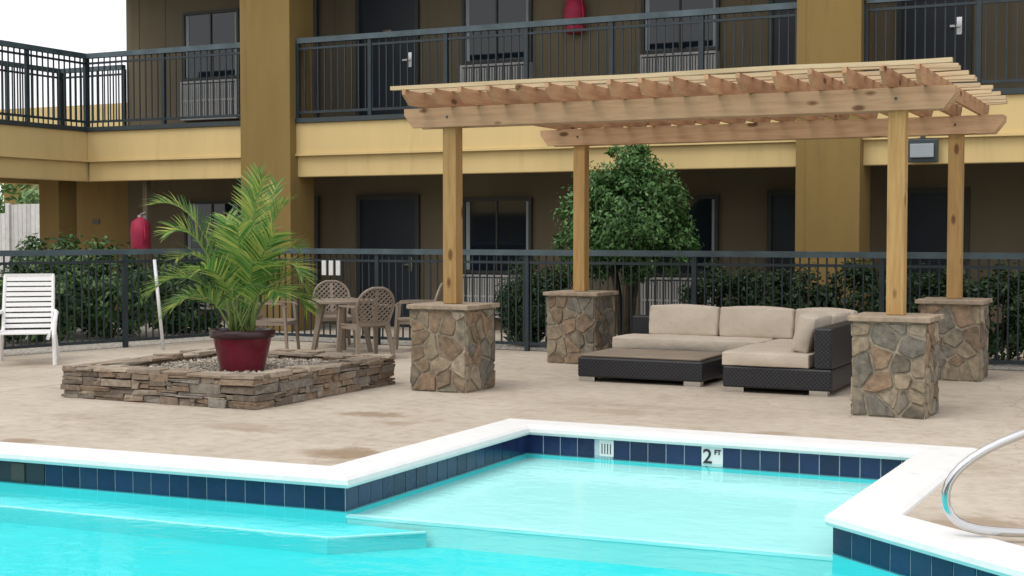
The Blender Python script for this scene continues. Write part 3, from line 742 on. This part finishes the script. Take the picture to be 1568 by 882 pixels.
# ------------------------------------------------------------ plastic chairs and table
def plastic_chair(x,y,rot):
    e=empty('plastic_patio_chair',(x,y,0),rot);k=MB()
    def S(s_,t):
        return Vector((s_, -.20-.14*t-.02*math.cos(s_*5), .43+.47*t))
    def hw(t): return .20+.05*min(1,t*2.5) if t<.55 else .25*math.sqrt(max(0,1-((t-.55)/.47)**2))
    fr2=[S(-hw(i/16),i/16) for i in range(17)]+[S(hw(1-i/16),1-i/16) for i in range(17)]
    k.tube(fr2,.018,8)
    for sg in(-1,1):
        for c0 in [(-.75+.068*i) for i in range(23)]:
            seg=[]
            for j in range(31):
                t=.08+j*.03
                if t>1: break
                s_=c0*1+sg*(t-.5)*.5
                if abs(s_)<hw(t)-.004: seg.append(S(s_,t))
                else:
                    if len(seg)>1: k.tube(seg,.0095,5)
                    seg=[]
            if len(seg)>1: k.tube(seg,.0095,5)
    k.beam(S(-hw(0.05),.05),S(hw(.05),.05),.02,.06)
    k.beam(S(0,.05),S(0,.95),.045,.012,up=(0,1,0))
    n_=8;vs=[]
    for i in range(n_+1):
        for j in range(n_+1):
            a=-1+2*i/n_;b_=-1+2*j/n_;wd=.24+.02*b_;vs.append((a*wd,.02+b_*.23,.435+.02*a*a-(.012 if abs(b_)<.9 else -.0)-(.02 if b_>.9 else 0)))
    m0=len(vs);vs+= [(p_[0],p_[1],p_[2]-.018) for p_ in vs]
    fs=[]
    for i in range(n_):
        for j in range(n_):
            q=[i*(n_+1)+j,(i+1)*(n_+1)+j,(i+1)*(n_+1)+j+1,i*(n_+1)+j+1];fs.append(tuple(q));fs.append(tuple(m0+z for z in q[::-1]))
    for i in range(n_):
        for (a,b_) in((i*(n_+1),(i+1)*(n_+1)),(i*(n_+1)+n_,(i+1)*(n_+1)+n_),(i,i+1),(n_*(n_+1)+i,n_*(n_+1)+i+1)): fs.append((a,b_,b_+m0,a+m0))
    k.add(vs,fs)
    for sx_ in(-1,1):
        k.beam((sx_*.235,.22,.64),(sx_*.27,.27,0),.07,.035,up=(0,1,0),w1=.04,h1=.03)
        k.beam((sx_*.20,-.20,.44),(sx_*.25,-.30,0),.065,.04,up=(0,1,0),w1=.04,h1=.03)
        arm=[S(sx_*.245,.5)+Vector((sx_*.01,0,0)),Vector((sx_*.27,-.12,.665)),Vector((sx_*.275,.05,.665)),Vector((sx_*.26,.2,.66)),Vector((sx_*.24,.245,.62))]
        for i in range(4): k.beam(arm[i],arm[i+1],.05,.022)
        k.beam((sx_*.235,.23,.40),(sx_*.215,-.20,.40),.018,.05)
    k.beam((-.23,.24,.40),(.23,.24,.40),.018,.05)
    k.obj('shell',M['taupe'],e)
    return e
def face(x,y,tx_,ty_): return math.atan2(ty_-y,tx_-x)-math.pi/2
TXc,TYc=-10.2,15.75
for x,y,dr in((-9.45,15.15,.1),(-10.78,16.45,0),(-10.98,15.30,-.2),(-9.42,16.35,-.2)): plastic_chair(x,y,face(x,y,TXc,TYc)+dr)
e=empty('patio_table',(TXc,TYc,0));k=MB()
k.lathe([(0,.695),(.40,.70),(.455,.70),(.47,.69),(.47,.665),(.45,.66),(.0,.665)],36)
for a in range(4):
    an=a*math.pi/2+.5;k.beam((math.cos(an)*.25,math.sin(an)*.25,.67),(math.cos(an)*.38,math.sin(an)*.38,0),.08,.06,w1=.05,h1=.04)
k.obj('table',M['taupe'],e)
lx,ly=-12.87,12.82
e=empty('white_lounge_chair',(lx,ly,0),math.radians(-140));k=MB()
def S2(s_,t): return Vector((s_,-.22-.26*t,.40+.68*t-.03*t*t))
for sx_ in(-1,1):
    k.tube([Vector((sx_*.29,.52,.33)),Vector((sx_*.29,.30,.38)),Vector((sx_*.29,-.15,.37)),S2(sx_*.29,.05),S2(sx_*.29,.5),S2(sx_*.285,1)],.022,8)
    k.tube([S2(sx_*.31,.32),Vector((sx_*.35,-.1,.60)),Vector((sx_*.36,.18,.60)),Vector((sx_*.36,.36,.52)),Vector((sx_*.35,.42,.36)),Vector((sx_*.36,.46,0))],.026,8)
    k.tube([Vector((sx_*.31,-.2,.38)),Vector((sx_*.34,-.36,0))],.026,8)
for i in range(10):
    t=.05+i*.098;k.beam(S2(-.28,t),S2(.28,t),.014,.048,up=(0,-.36,.93))
for i in range(9): 
    y=-.14+i*.078;k.beam((-.28,y,.385),(.28,y,.385),.060,.014)
k.beam(S2(-.30,1.0),S2(.30,1.0),.03,.05)
k.obj('frame_and_slats',M['white'],e)

# ------------------------------------------------------------ light, sky, camera
el=math.radians(58);sd=Vector((-.35,-.75,0)).normalized();sd=Vector((sd.x*math.cos(el),sd.y*math.cos(el),math.sin(el)))
ld=bpy.data.lights.new('sun','SUN');ld.energy=1.4;ld.angle=math.radians(32);ld.color=(1,.965,.90)
lo=bpy.data.objects.new('sun',ld);lo.rotation_euler=(-sd).to_track_quat('-Z','Y').to_euler();lo.location=(0,0,20);COL.objects.link(lo)
wd=bpy.data.worlds.new('World');scene.world=wd;wd.use_nodes=True;nt=wd.node_tree
sk=nt.nodes.new('ShaderNodeTexSky');sk.sky_type='NISHITA';sk.sun_disc=False;sk.sun_elevation=el;sk.sun_rotation=math.atan2(sd.x,sd.y)
sk.dust_density=4;sk.air_density=1.0
mxw=nt.nodes.new('ShaderNodeMix');mxw.data_type='RGBA';mxw.inputs[0].default_value=.80
nt.links.new(sk.outputs[0],mxw.inputs[6]);mxw.inputs[7].default_value=(9.1,9.05,9.1,1)   # thin bright cloud layer
nt.links.new(mxw.outputs[2],nt.nodes['Background'].inputs[0]);nt.nodes['Background'].inputs[1].default_value=.15
cd=bpy.data.cameras.new('camera');cd.sensor_width=36;cd.lens=2150/1568*36;cd.clip_end=1000
co=bpy.data.objects.new('camera',cd);co.location=(0,0,1.6);co.rotation_euler=(math.radians(90-2.29),0,A);COL.objects.link(co);scene.camera=co
scene.view_settings.view_transform='Standard';scene.view_settings.look='None';scene.view_settings.exposure=0
